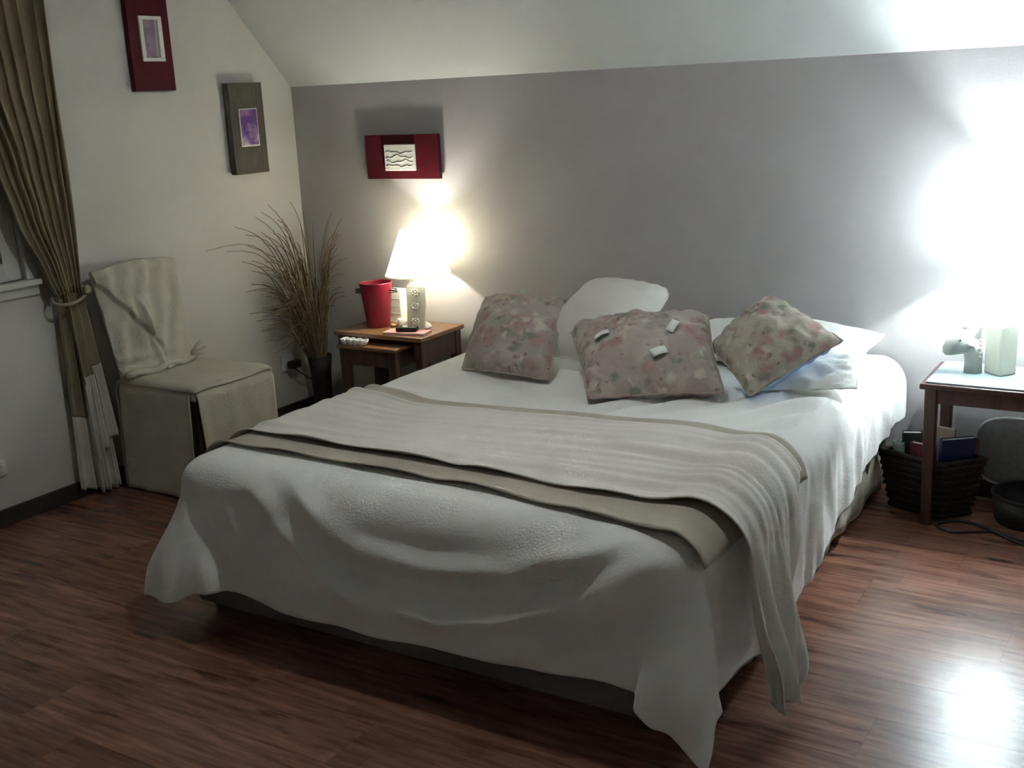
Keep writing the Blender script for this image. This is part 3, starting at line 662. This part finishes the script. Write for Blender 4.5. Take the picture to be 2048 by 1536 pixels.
# basket with books under the table
bsk = thing('magazine_basket', (-0.78, 3.93, 0), 'dark wicker basket full of books under the side table', 'basket')
RIM = [(-0.955, 3.915), (-0.722, 3.822), (-0.602, 3.945), (-0.825, 4.025)]
cxb = sum(p[0] for p in RIM)/4; cyb = sum(p[1] for p in RIM)/4
def brect(k, z): return [(cxb + (x-cxb)*k, cyb + (yv-cyb)*k, z) for x, yv in RIM]
ro = [brect(0.74, 0.0), brect(1.0, 0.205), brect(0.95, 0.205), brect(0.70, 0.012)]
vs = [p for r_ in ro for p in r_]
fs = [(i*4+k, i*4+(k+1) % 4, (i+1)*4+(k+1) % 4, (i+1)*4+k) for i in range(3) for k in range(4)] + [(3, 2, 1, 0), (12, 13, 14, 15)]
MB().add(vs, fs).build('body', M_WICK, bsk)
rp = brect(0.985, 0.207); MB().tube(rp + [rp[0]], 0.009, 8).build('rim', M_WICK, bsk, smooth=True)
for i in range(8):                              # woven bands
    k = lerp(0.745, 0.985, (i+0.5)/8); z = lerp(0.0, 0.2, (i+0.5)/8)
    rr_ = []
    r4 = brect(k + 0.008, z)
    for a in range(4):
        A, B = Vector(r4[a]), Vector(r4[(a+1) % 4])
        for q in range(10):
            p = A.lerp(B, q/10); rr_.append((p.x, p.y, p.z + 0.003*(1 if (q + i) % 2 else -1)))
    rr_.append(rr_[0]); MB().tube(rr_, 0.0075, 6).build('woven_band', M_WICK, bsk, smooth=True)
def book(name, c, size, rot, col, label, cat='book', pages=True):
    R = Matrix.Rotation(math.radians(rot[2]), 3, 'Z') @ Matrix.Rotation(math.radians(rot[1]), 3, 'Y') @ Matrix.Rotation(math.radians(rot[0]), 3, 'X')
    w, d, h = size; tf = lambda p: Vector(c) + R @ p
    t = thing(name, c, label, cat)
    mm = plain(label[:20], col, 0.5)
    MB().box(-w/2, w/2, -d/2, -d/2+0.002, 0, h, tf).build('cover', mm, t); MB().box(-w/2, w/2, d/2-0.002, d/2, 0, h, tf).build('cover', mm, t)
    MB().box(-w/2, -w/2+0.002, -d/2+0.002, d/2-0.002, 0, h, tf).build('spine', mm, t)
    MB().box(-w/2+0.002, w/2-0.004, -d/2+0.002, d/2-0.002, 0.003, h-0.003, tf).build('pages', M_CARDW, t)
    return t
book('book', (-0.700, 3.918, 0.095), (0.12, 0.022, 0.19), (6, 0, 38), (0.014, 0.026, 0.10), 'blue book leaning at the right in the wicker basket')
book('book', (-0.682, 3.955, 0.095), (0.10, 0.014, 0.175), (4, 0, 34), (0.16, 0.05, 0.03), 'orange book tucked behind the blue one in the wicker basket')
book('book', (-0.795, 3.895, 0.080), (0.09, 0.020, 0.175), (3, 0, -20), (0.14, 0.022, 0.03), 'dark red book at the front of the wicker basket')
book('book', (-0.850, 3.945, 0.085), (0.065, 0.026, 0.195), (4, 0, 20), (0.025, 0.028, 0.032), 'black book with white top edge in the wicker basket')
book('book', (-0.742, 3.966, 0.085), (0.075, 0.016, 0.215), (2, 0, -14), (0.26, 0.19, 0.15), 'tan paperback standing tallest in the wicker basket')
bt = thing('bottle', (-0.802, 3.968, 0.03), 'green plastic bottle with pale cap in the wicker basket', 'bottle')
MB().lathe([(0.022, 0), (0.026, 0.01), (0.026, 0.18), (0.018, 0.205), (0.012, 0.212)], (-0.802, 3.968, 0.03), 20).build('body', plain('green plastic', (0.09, 0.17, 0.13), 0.4), bt, smooth=True)
MB().lathe([(0.014, 0), (0.014, 0.02)], (-0.802, 3.968, 0.242), 16).build('cap', M_CER, bt, smooth=True)
pb = thing('paper_bag', (-0.885, 3.925, 0.03), 'crumpled pale green paper bag at the left in the wicker basket', 'bag')
MB().grid(lambda u, v: (-0.886 + 0.020*math.cos(2*math.pi*u)*(1 + 0.15*nz(u*7, v*5)), 3.918 + 0.018*math.sin(2*math.pi*u)*(1 + 0.2*nz(u*9, v*4)), 0.155 + 0.09*v + 0.008*nz(u*11, v)), 28, 10).build('body', plain('pale green paper', (0.42, 0.52, 0.48), 0.7), pb, smooth=True, solid=0.0012)
# dark low basket with a grey cushion standing in it
db = thing('low_basket', (-0.46, 3.97, 0), 'low black round basket on the floor beside the wicker basket', 'basket')
MB().lathe([(0.105, 0), (0.112, 0.01), (0.122, 0.10), (0.118, 0.10), (0.107, 0.012), (0, 0.012)], (-0.455, 3.955, 0), 36, caps=False).build('body', M_VASE, db, smooth=True)
MB().tube([(-0.455 + 0.121*math.cos(2*math.pi*k/36), 3.955 + 0.121*math.sin(2*math.pi*k/36), 0.10) for k in range(37)], 0.006, 8).build('rim', M_VASE, db, smooth=True)
gb = thing('grey_cushion', (-0.48, 4.06, 0.02), 'grey rounded cushion with white piping standing behind the low basket', 'cushion')
def gpt(u, v, s):
    a = 2*math.pi*u; r_ = v**0.7
    ex = math.copysign(abs(math.cos(a))**0.6, math.cos(a)); ez = math.copysign(abs(math.sin(a))**0.6, math.sin(a))
    return (-0.50 + 0.165*r_*ex, 4.105 + s*0.024*(1 - v**2.5), 0.19 + 0.125*r_*ez)
MB().grid(lambda u, v: gpt(u, v, -1), 48, 10).build('front_panel', M_GBAG, gb, smooth=True)
MB().grid(lambda u, v: gpt(u, v, 1), 48, 10).build('back_panel', M_GBAG, gb, smooth=True)
MB().tube([gpt(k/64, 1, 0) for k in range(65)], 0.005, 8).build('piping', M_PIPE, gb, smooth=True)
# cables on the floor
def cable(pts, r): 
    out = []
    P = [Vector(p) for p in pts]
    for i in range(len(P)-1):
        p0, p1, p2, p3 = P[max(i-1, 0)], P[i], P[i+1], P[min(i+2, len(P)-1)]
        for k in range(8):
            t = k/8; out.append(0.5*((2*p1) + (-p0+p2)*t + (2*p0-5*p1+4*p2-p3)*t*t + (-p0+3*p1-3*p2+p3)*t**3))
    out.append(P[-1]); return MB().tube(out, r, 8)
tag(cable([(-0.30, 3.72, 0.005), (-0.45, 3.765, 0.005), (-0.55, 3.80, 0.005), (-0.66, 3.745, 0.005), (-0.725, 3.79, 0.005), (-0.66, 3.855, 0.005), (-0.56, 3.80, 0.013), (-0.47, 3.745, 0.005), (-0.32, 3.66, 0.005)], 0.0045).build('lamp_cable', M_BLACK, smooth=True), 'black cable looped on the floor before the low basket', 'cable')

# ------------------------------------------------------------------ pictures on the walls
def mixer(name, c1, c2, c3, sc, stretch=(1,1,1)):
    m = mat(name, c1, 0.6, c2, sc, 3, 0, 10, stretch, ramp=(0.40, 0.56)); r = [n for n in m.node_tree.nodes if n.type == 'VALTORGB'][0]
    e = r.color_ramp.elements.new(0.66); e.color = (*c3, 1); return m
p1 = thing('wall_plaque', (XL, 3.32, 1.567), 'tall crimson plaque with white framed mauve picture, high on the window wall', 'picture', 'plaques on the walls')
MB().box(XL+0.006, XL+0.030, 3.208, 3.420, 1.567, 1.975).build('board', M_RED, p1, bevel=0.002)
for a in ((3.258, 3.373, 1.846, 1.860), (3.258, 3.373, 1.683, 1.697), (3.258, 3.276, 1.697, 1.846), (3.352, 3.373, 1.697, 1.846)):
    MB().box(XL+0.030, XL+0.040, *a).build('frame', M_CARDW, p1, bevel=0.001)
MB().box(XL+0.030, XL+0.033, 3.276, 3.340, 1.697, 1.846).build('picture', mixer('mauve print', (0.20, 0.13, 0.19), (0.34, 0.24, 0.30), (0.26, 0.22, 0.26), 14), p1)
MB().box(XL+0.030, XL+0.033, 3.340, 3.352, 1.697, 1.846).build('picture_margin', plain('grey mount', (0.36, 0.36, 0.38)), p1)
p2 = thing('wall_plaque', (XL, 3.81, 1.19), 'weathered grey brown plaque with purple print, left of the corner', 'picture', 'plaques on the walls')
MB().box(XL+0.014, XL+0.044, 3.700, 3.908, 1.192, 1.590).build('board', M_GREYW, p2, bevel=0.002)
MB().box(XL, XL+0.014, 3.78, 3.83, 1.40, 1.46).build('hanger', M_WOODD, p2)
MB().box(XL+0.044, XL+0.047, 3.748, 3.860, 1.312, 1.478).build('print_border', M_CARDW, p2)
MB().box(XL+0.047, XL+0.0485, 3.753, 3.855, 1.319, 1.474).build('print', mixer('purple print', (0.10, 0.035, 0.20), (0.33, 0.19, 0.38), (0.58, 0.46, 0.54), 13), p2)
p3 = thing('wall_plaque', (-3.14, YB, 1.138), 'wide crimson plaque with cream relief tile, above the cone shade lamp', 'picture', 'plaques on the walls')
MB().box(-3.342, -2.938, YB-0.032, YB-0.010, 1.139, 1.333).build('board', M_RED, p3, bevel=0.002)
MB().box(-3.05-0.2, -2.94-0.35, YB-0.010, YB, 1.2, 1.29).build('hanger', M_WOODD, p3)
MB().box(-3.228, -3.060, YB-0.045, YB-0.032, 1.176, 1.292).build('relief_tile', M_CARDW, p3, bevel=0.003)
for k, (a, b) in enumerate(((1.255, 0.004), (1.236, -0.006), (1.215, 0.005), (1.196, -0.003))):
    MB().tube([(-3.218 + 0.0165*q, YB-0.0455, a + b*math.sin(q*0.9 + k) + 0.004*math.sin(q*2.1)) for q in range(10)], 0.0016, 6).build('relief_line', M_CARDW, p3, smooth=True)

# ------------------------------------------------------------------ slipcovered chair by the window wall
ch = thing('slipcovered_chair', (-3.46, 3.07, 0), 'dining chair in a wrinkled linen slipcover between curtain and dried reeds', 'chair')
CX0, CX1, CY0, CY1, CZ = -3.70, -3.245, 2.865, 3.29, 0.465
for lx, ly in ((CX0+0.03, CY0+0.03), (CX1-0.03, CY0+0.035), (CX0+0.03, CY1-0.03), (CX1-0.03, CY1-0.035)):
    MB().box(lx-0.018, lx+0.018, ly-0.018, ly+0.018, 0, 0.42).build('leg', M_WOODD, ch, bevel=0.003)
def seat_fn(u, v):
    a = (u*2-1); b = (v*2-1)
    x = (CX0+CX1)/2 + a*(CX1-CX0)/2; yv = (CY0+CY1)/2 + b*(CY1-CY0)/2
    e = max(abs(a), abs(b)); z = CZ + 0.006*nz(x*9, yv*9, 1) - 0.018*max(0, (e-0.86)/0.14)**2
    return (x, yv, z)
MB().grid(seat_fn, 28, 28).build('seat_cover', M_CHAIR, ch, smooth=True, solid=0.01, soff=-1)
MB().box(CX0+0.01, CX1-0.012, CY0+0.012, CY1-0.012, 0.40, 0.452).build('seat', M_HEM, ch, bevel=0.012)
def skirt(name, A, B, z0, z1, nrm, amp, seed):
    A, B = Vector(A), Vector(B); nv = Vector(nrm)
    def fn(u, v):
        p = A.lerp(B, u); z = lerp(z1, z0, v); k = sm(0.02, 0.5, v)
        d = amp*math.sin(u*17 + seed + 2*nz(u*4, seed))*k + 0.5*amp*nz(u*5, v*4, seed) + 0.014*k*v
        rnd = -0.014*(1 - sm(0.0, 0.10, v))
        return (p.x + nv.x*(d+rnd), p.y + nv.y*(d+rnd), z)
    MB().grid(fn, 48, 24).build(name, M_CHAIR, ch, smooth=True, solid=0.003)
skirt('front_skirt', (CX1, CY0+0.012, 0), (CX1, CY1, 0), 0.03, CZ-0.012, (1, 0, 0), 0.008, 1.0)
skirt('side_skirt', (CX0+0.02, CY0, 0), (CX1-0.035, CY0, 0), 0.012, CZ-0.012, (0, -1, 0), 0.003, 2.0)
skirt('side_skirt', (CX0+0.02, CY1, 0), (CX1-0.02, CY1, 0), 0.012, CZ-0.012, (0, 1, 0), 0.006, 4.0)
skirt('back_skirt', (CX0, CY0, 0), (CX0, CY1, 0), 0.012, CZ-0.012, (-1, 0, 0), 0.003, 5.0)
def back_fn(u, v, s):
    # u across (y), v up ; s = +1 front, -1 back
    wv = 1.0 - 0.06*v
    yv = lerp(2.825, 3.235, u); yv = 3.03 + (yv-3.03)*(0.88 + 0.12*v)
    z = lerp(CZ+0.005, 0.912, v) - 0.035*(1-math.sin(math.pi*min(max(u, 0), 1)))*sm(0.8, 1.0, v)*0.5
    xc = lerp(-3.635, -3.712, v); th = 0.026*(1 - 0.8*abs(2*u-1)**6)*(1 - 0.9*sm(0.93, 1.0, v))
    x = xc + s*th
    if s > 0:
        # overlap of the cover: a flap from the upper left corner, pulled down to the right
        line = 0.86 - 0.62*(u/0.55)
        flap = sm(line-0.012, line+0.012, v)*(1 - sm(0.50, 0.62, u)) + sm(0.50, 0.62, u)*0.7
        x += 0.024*min(1, flap)
        # lengthwise creases
        x += 0.010*math.sin((u*1.2 - v*0.35)*24 + 2*nz(u*3, v*3))*sm(0.05, 0.3, v)*0.6 + 0.008*nz(u*6, v*5, 3)
        l2 = 0.30 + 0.25*(1 - v)
        x += 0.018*(1 - sm(0.0, 0.05, abs(u - l2)))*(1 - sm(0.55, 0.75, v))
        x += 0.008*math.sin(v*46)*(1 - sm(0.12, 0.3, v))*(1-u)
    return (x, yv, z)
MB().grid(lambda u, v: back_fn(u, v, 1), 60, 60).build('back_cover_front', M_CHAIR, ch, smooth=True)
MB().grid(lambda u, v: back_fn(u, v, -1), 20, 20).build('back_cover_rear', M_CHAIR, ch, smooth=True)
m = MB()
for u0 in (0, 1):
    m.grid(lambda a, b: tuple(Vector(back_fn(u0, b, 1)).lerp(Vector(back_fn(u0, b, -1)), a)), 3, 60)
m.grid(lambda a, b: tuple(Vector(back_fn(b, 1, 1)).lerp(Vector(back_fn(b, 1, -1)), a)), 3, 60)
m.build('back_cover_edge', M_CHAIR, ch, smooth=True)
# crumpled roll and tie at the foot of the back
MB().tube([(-3.598 + 0.006*math.sin(k*1.3), 2.845 + 0.36*k/14, CZ+0.016 + 0.008*math.sin(k*0.9) + 0.03*max(0, k/14-0.75)) for k in range(15)], 0.017, 8, 0.012).build('bunched_edge', M_CHAIR, ch, smooth=True)
for dy, dz in ((0.035, 0.05), (0.06, 0.018), (0.045, -0.008)):
    MB().tube([(-3.60, 3.19, 0.50), (-3.585, 3.19+dy*0.5, 0.50+dz*0.7), (-3.58, 3.19+dy, 0.50+dz)], 0.007, 6, 0.004).build('tie', M_CHAIR, ch, smooth=True)

# ------------------------------------------------------------------ curtain with tieback
cu = thing('curtain', (-3.71, 2.72, 0), 'olive tan curtain with pale hem gathered in a tieback beside the window', 'curtain')
LE = [(0.83, 2.668), (0.90, 2.640), (1.13, 2.545), (1.33, 2.49), (1.6, 2.40), (1.9, 2.33), (2.28, 2.28)]
RI = [(0.83, 2.778), (0.90, 2.782), (1.13, 2.79), (1.55, 2.792), (1.9, 2.80), (2.28, 2.83)]
def up_fn(u, v):
    z = lerp(0.83, 2.28, v); yl, yr = curve(LE, z), curve(RI, z)
    g = sm(0.83, 1.25, z); amp = lerp(0.016, 0.024, g)*(0.75 + 0.5*nz(u*5.0, 2.0))
    ph = (u + 0.05*nz(u*4, z*0.6, 3))*2*math.pi*8.5
    x = -3.715 + amp*math.sin(ph + 0.7*math.sin(z*2.2)) + 0.006*nz(u*9, z*3)
    yv = lerp(yl, yr, u) + 0.010*math.cos(ph)*(0.4 + 0.6*g)
    return (x, yv, z)
MB().grid(up_fn, 130, 50).build('upper_drop', M_CURT, cu, smooth=True, solid=0.002)
def low_fn(u, v, side):
    zt = 0.835
    if side == 0: zb = lerp(0.045, 0.012, u); t0, t1, b0, b1, n_, xo = 2.690, 2.758, 2.672, 2.795, 2.4, -3.752
    else: zb = lerp(0.150, 0.235, u); t0, t1, b0, b1, n_, xo = 2.712, 2.782, 2.745, 2.858, 2.2, -3.728
    z = lerp(zt, zb, v); yl = lerp(t0, b0, v**0.9); yr = lerp(t1, b1, v**0.9)
    ph = u*2*math.pi*n_
    return (xo + lerp(0.012, 0.020, v)*math.sin(ph + side) + 0.004*nz(u*6, z*5), lerp(yl, yr, u) + 0.006*math.cos(ph), z)
for side, vb in ((0, 0.62), (1, 0.55)):
    MB().grid(lambda u, v: low_fn(u, v*(vb - 0.06*(u if side else -0.3*u)), side), 60, 40).build('lower_drop', M_CURT, cu, smooth=True, solid=0.002)
    MB().grid(lambda u, v: low_fn(u, lerp(vb - 0.06*(u if side else -0.3*u), 1, v), side), 60, 30).build('hem_band', M_HEM, cu, smooth=True, solid=0.002)
def low3(u, v):       # inner layer showing below, reaching the floor
    z = lerp(0.5, 0.008, v); return (-3.735 + 0.016*math.sin(u*2*math.pi*3), lerp(lerp(2.74, 2.755, v), lerp(2.82, 2.855, v), u) + 0.004*math.cos(u*19), z)
MB().grid(low3, 50, 24).build('hem_band', M_HEM, cu, smooth=True, solid=0.002)
loop = []
for k in range(25):
    a = math.pi*2*k/24
    loop.append((-3.715 + 0.045*math.sin(a), 2.727 + 0.072*math.cos(a), 0.822 + 0.018*math.cos(a) - 0.020*math.sin(a)))
MB().tube(loop, 0.0065, 8).build('tieback', M_TIE, cu, smooth=True)
MB().ball((-3.668, 2.775, 0.838), 0.017, 14, 10, (0.8, 1.0, 1.1)).build('tieback_knot', M_TIE, cu, smooth=True)
rod = thing('curtain_rod', (-3.715, 2.0, 2.3), 'dark rod above the window carrying the curtain', 'curtain rod')
MB().tube([(-3.715, 1.15, 2.31), (-3.715, 2.88, 2.31)], 0.012, 12).build('pole', M_WOODD, rod, smooth=True)
for yy in (1.2, 2.86):
    MB().box(XL, -3.715, yy-0.01, yy+0.01, 2.295, 2.325).build('bracket', M_WOODD, rod); 
for yy in (1.145, 2.885): MB().ball((-3.715, yy, 2.31), 0.02, 12, 8).build('finial', M_WOODD, rod, smooth=True)
for k in range(7): MB().tube([(-3.715 + 0.017*math.cos(a*math.pi/8), 2.30 + k*0.085, 2.31 + 0.017*math.sin(a*math.pi/8)) for a in range(17)], 0.002, 5).build('ring', M_WOODD, cu, smooth=True)

# ------------------------------------------------------------------ vase of dried reeds in the corner
vs_ = thing('reed_vase', (-3.66, 4.035, 0), 'dark vase with a fan of dried reeds in the room corner', 'vase')
VX, VY = -3.66, 4.035
MB().lathe([(0.045, 0), (0.050, 0.01), (0.046, 0.10), (0.050, 0.22), (0.060, 0.30), (0.055, 0.30), (0.044, 0.21), (0.040, 0.02), (0, 0.02)], (VX, VY, 0), 28, caps=False).build('body', M_VASE, vs_, smooth=True)
def reed(tip, bend, seed, r0=0.0028):
    rnd = random.Random(seed)
    b = Vector((VX + rnd.uniform(-0.028, 0.028), VY + rnd.uniform(-0.028, 0.028), 0.235)); t = Vector(tip)
    pts = []
    for k in range(13):
        q = k/12; p = b.lerp(t, q)
        out_ = Vector((t.x - b.x, t.y - b.y, 0)); p += Vector((0, 0, 1))*(bend*math.sin(math.pi*q)*0.5 + 0.05*math.sin(math.pi*q**2)) - out_*(0.09*math.sin(math.pi*q) + 0.10*math.sin(math.pi*q**3)) + Vector((0.004*nz(seed, q*5), 0.006*nz(seed+3, q*5), 0))
        p.x = max(p.x, XL+0.018); p.y = min(p.y, YB-0.018); pts.append(p)
    return pts
reeds = [((-3.745, 3.47, 0.885), 0.30), ((-3.72, 3.56, 0.87), 0.16), ((-3.72, 3.63, 0.97), 0.10), ((-3.715, 3.68, 0.93), 0.14), ((-3.70, 3.74, 1.00), 0.06), ((-3.70, 3.78, 1.02), 0.10),
         ((-3.695, 3.82, 1.05), 0.05), ((-3.66, 3.87, 0.98), 0.02), ((-3.66, 3.93, 1.05), 0.08), ((-3.62, 3.96, 1.03), 0.03), ((-3.50, 4.04, 1.00), 0.03), ((-3.46, 4.05, 0.965), 0.02), ((-3.52, 4.09, 0.90), 0.01), ((-3.57, 4.08, 0.95), 0.0)]
for i, (tp, bd) in enumerate(reeds):
    MB().tube(reed(tp, bd, i*1.7), 0.0042, 5, 0.0012).build('reed', M_REED, vs_)
rn = random.Random(11)
for i in range(100):
    q = rn.random(); yy = lerp(3.60, 4.05, q**0.8) + rn.uniform(-0.04, 0.04); zz = rn.uniform(0.55, 0.98) - 0.12*abs(q-0.7)
    if rn.random() < 0.25: tp = (rn.uniform(-3.56, -3.46), rn.uniform(3.98, 4.08), rn.uniform(0.55, 0.9))
    else: tp = (rn.uniform(-3.75, -3.60), yy, zz)
    MB().tube(reed(tp, rn.uniform(-0.02, 0.12), 50 + i*1.3), 0.0044, 5, 0.0014).build('reed', M_REED, vs_)
m = MB()
for i in range(170):                      # short fine blades filling the fan
    q = rn.random(); yy = lerp(3.72, 4.06, q)
    tp = (rn.uniform(-3.74, -3.56), yy, rn.uniform(0.35, 0.75))
    m.tube(reed(tp, rn.uniform(-0.02, 0.08), 300 + i), 0.0024, 4, 0.0008)
fb = m.build('fine_blades', M_REED, vs_); fb['kind'] = 'stuff'

# ------------------------------------------------------------------ sockets, plug and cable on the window wall
so = thing('wall_socket', (XL, 3.94, 0.235), 'white wall socket with black plug behind the dried reeds', 'socket')
MB().box(XL, XL+0.012, 3.900, 3.985, 0.235, 0.318).build('plate', M_WHITE, so, bevel=0.004)
MB().lathe([(0.020, 0), (0.020, 0.014)], (XL+0.02, 3.94, 0.262), 16).build('outlet_rim', M_WHITE, so, smooth=True)
pg = thing('adapter_plug', (XL+0.03, 3.935, 0.25), 'black adapter plug in the socket behind the chair', 'plug')
MB().box(XL+0.032, XL+0.075, 3.905, 3.968, 0.252, 0.290).build('body', M_BLACK, pg, bevel=0.008)
cable([(XL+0.06, 3.93, 0.252), (XL+0.07, 3.97, 0.215), (XL+0.06, 4.02, 0.185), (XL+0.05, 4.08, 0.15), (XL+0.05, 4.125, 0.08)], 0.003).build('cord', M_BLACK, pg, smooth=True)
s2 = thing('wall_socket', (XL, 2.36, 0.20), 'white wall socket low under the window at the left edge', 'socket')
MB().box(XL, XL+0.014, 2.31, 2.395, 0.195, 0.255).build('plate', M_WHITE, s2, bevel=0.004)
MB().box(XL+0.014, XL+0.018, 2.33, 2.375, 0.21, 0.24).build('insert', M_FRAMEW, s2, bevel=0.002)
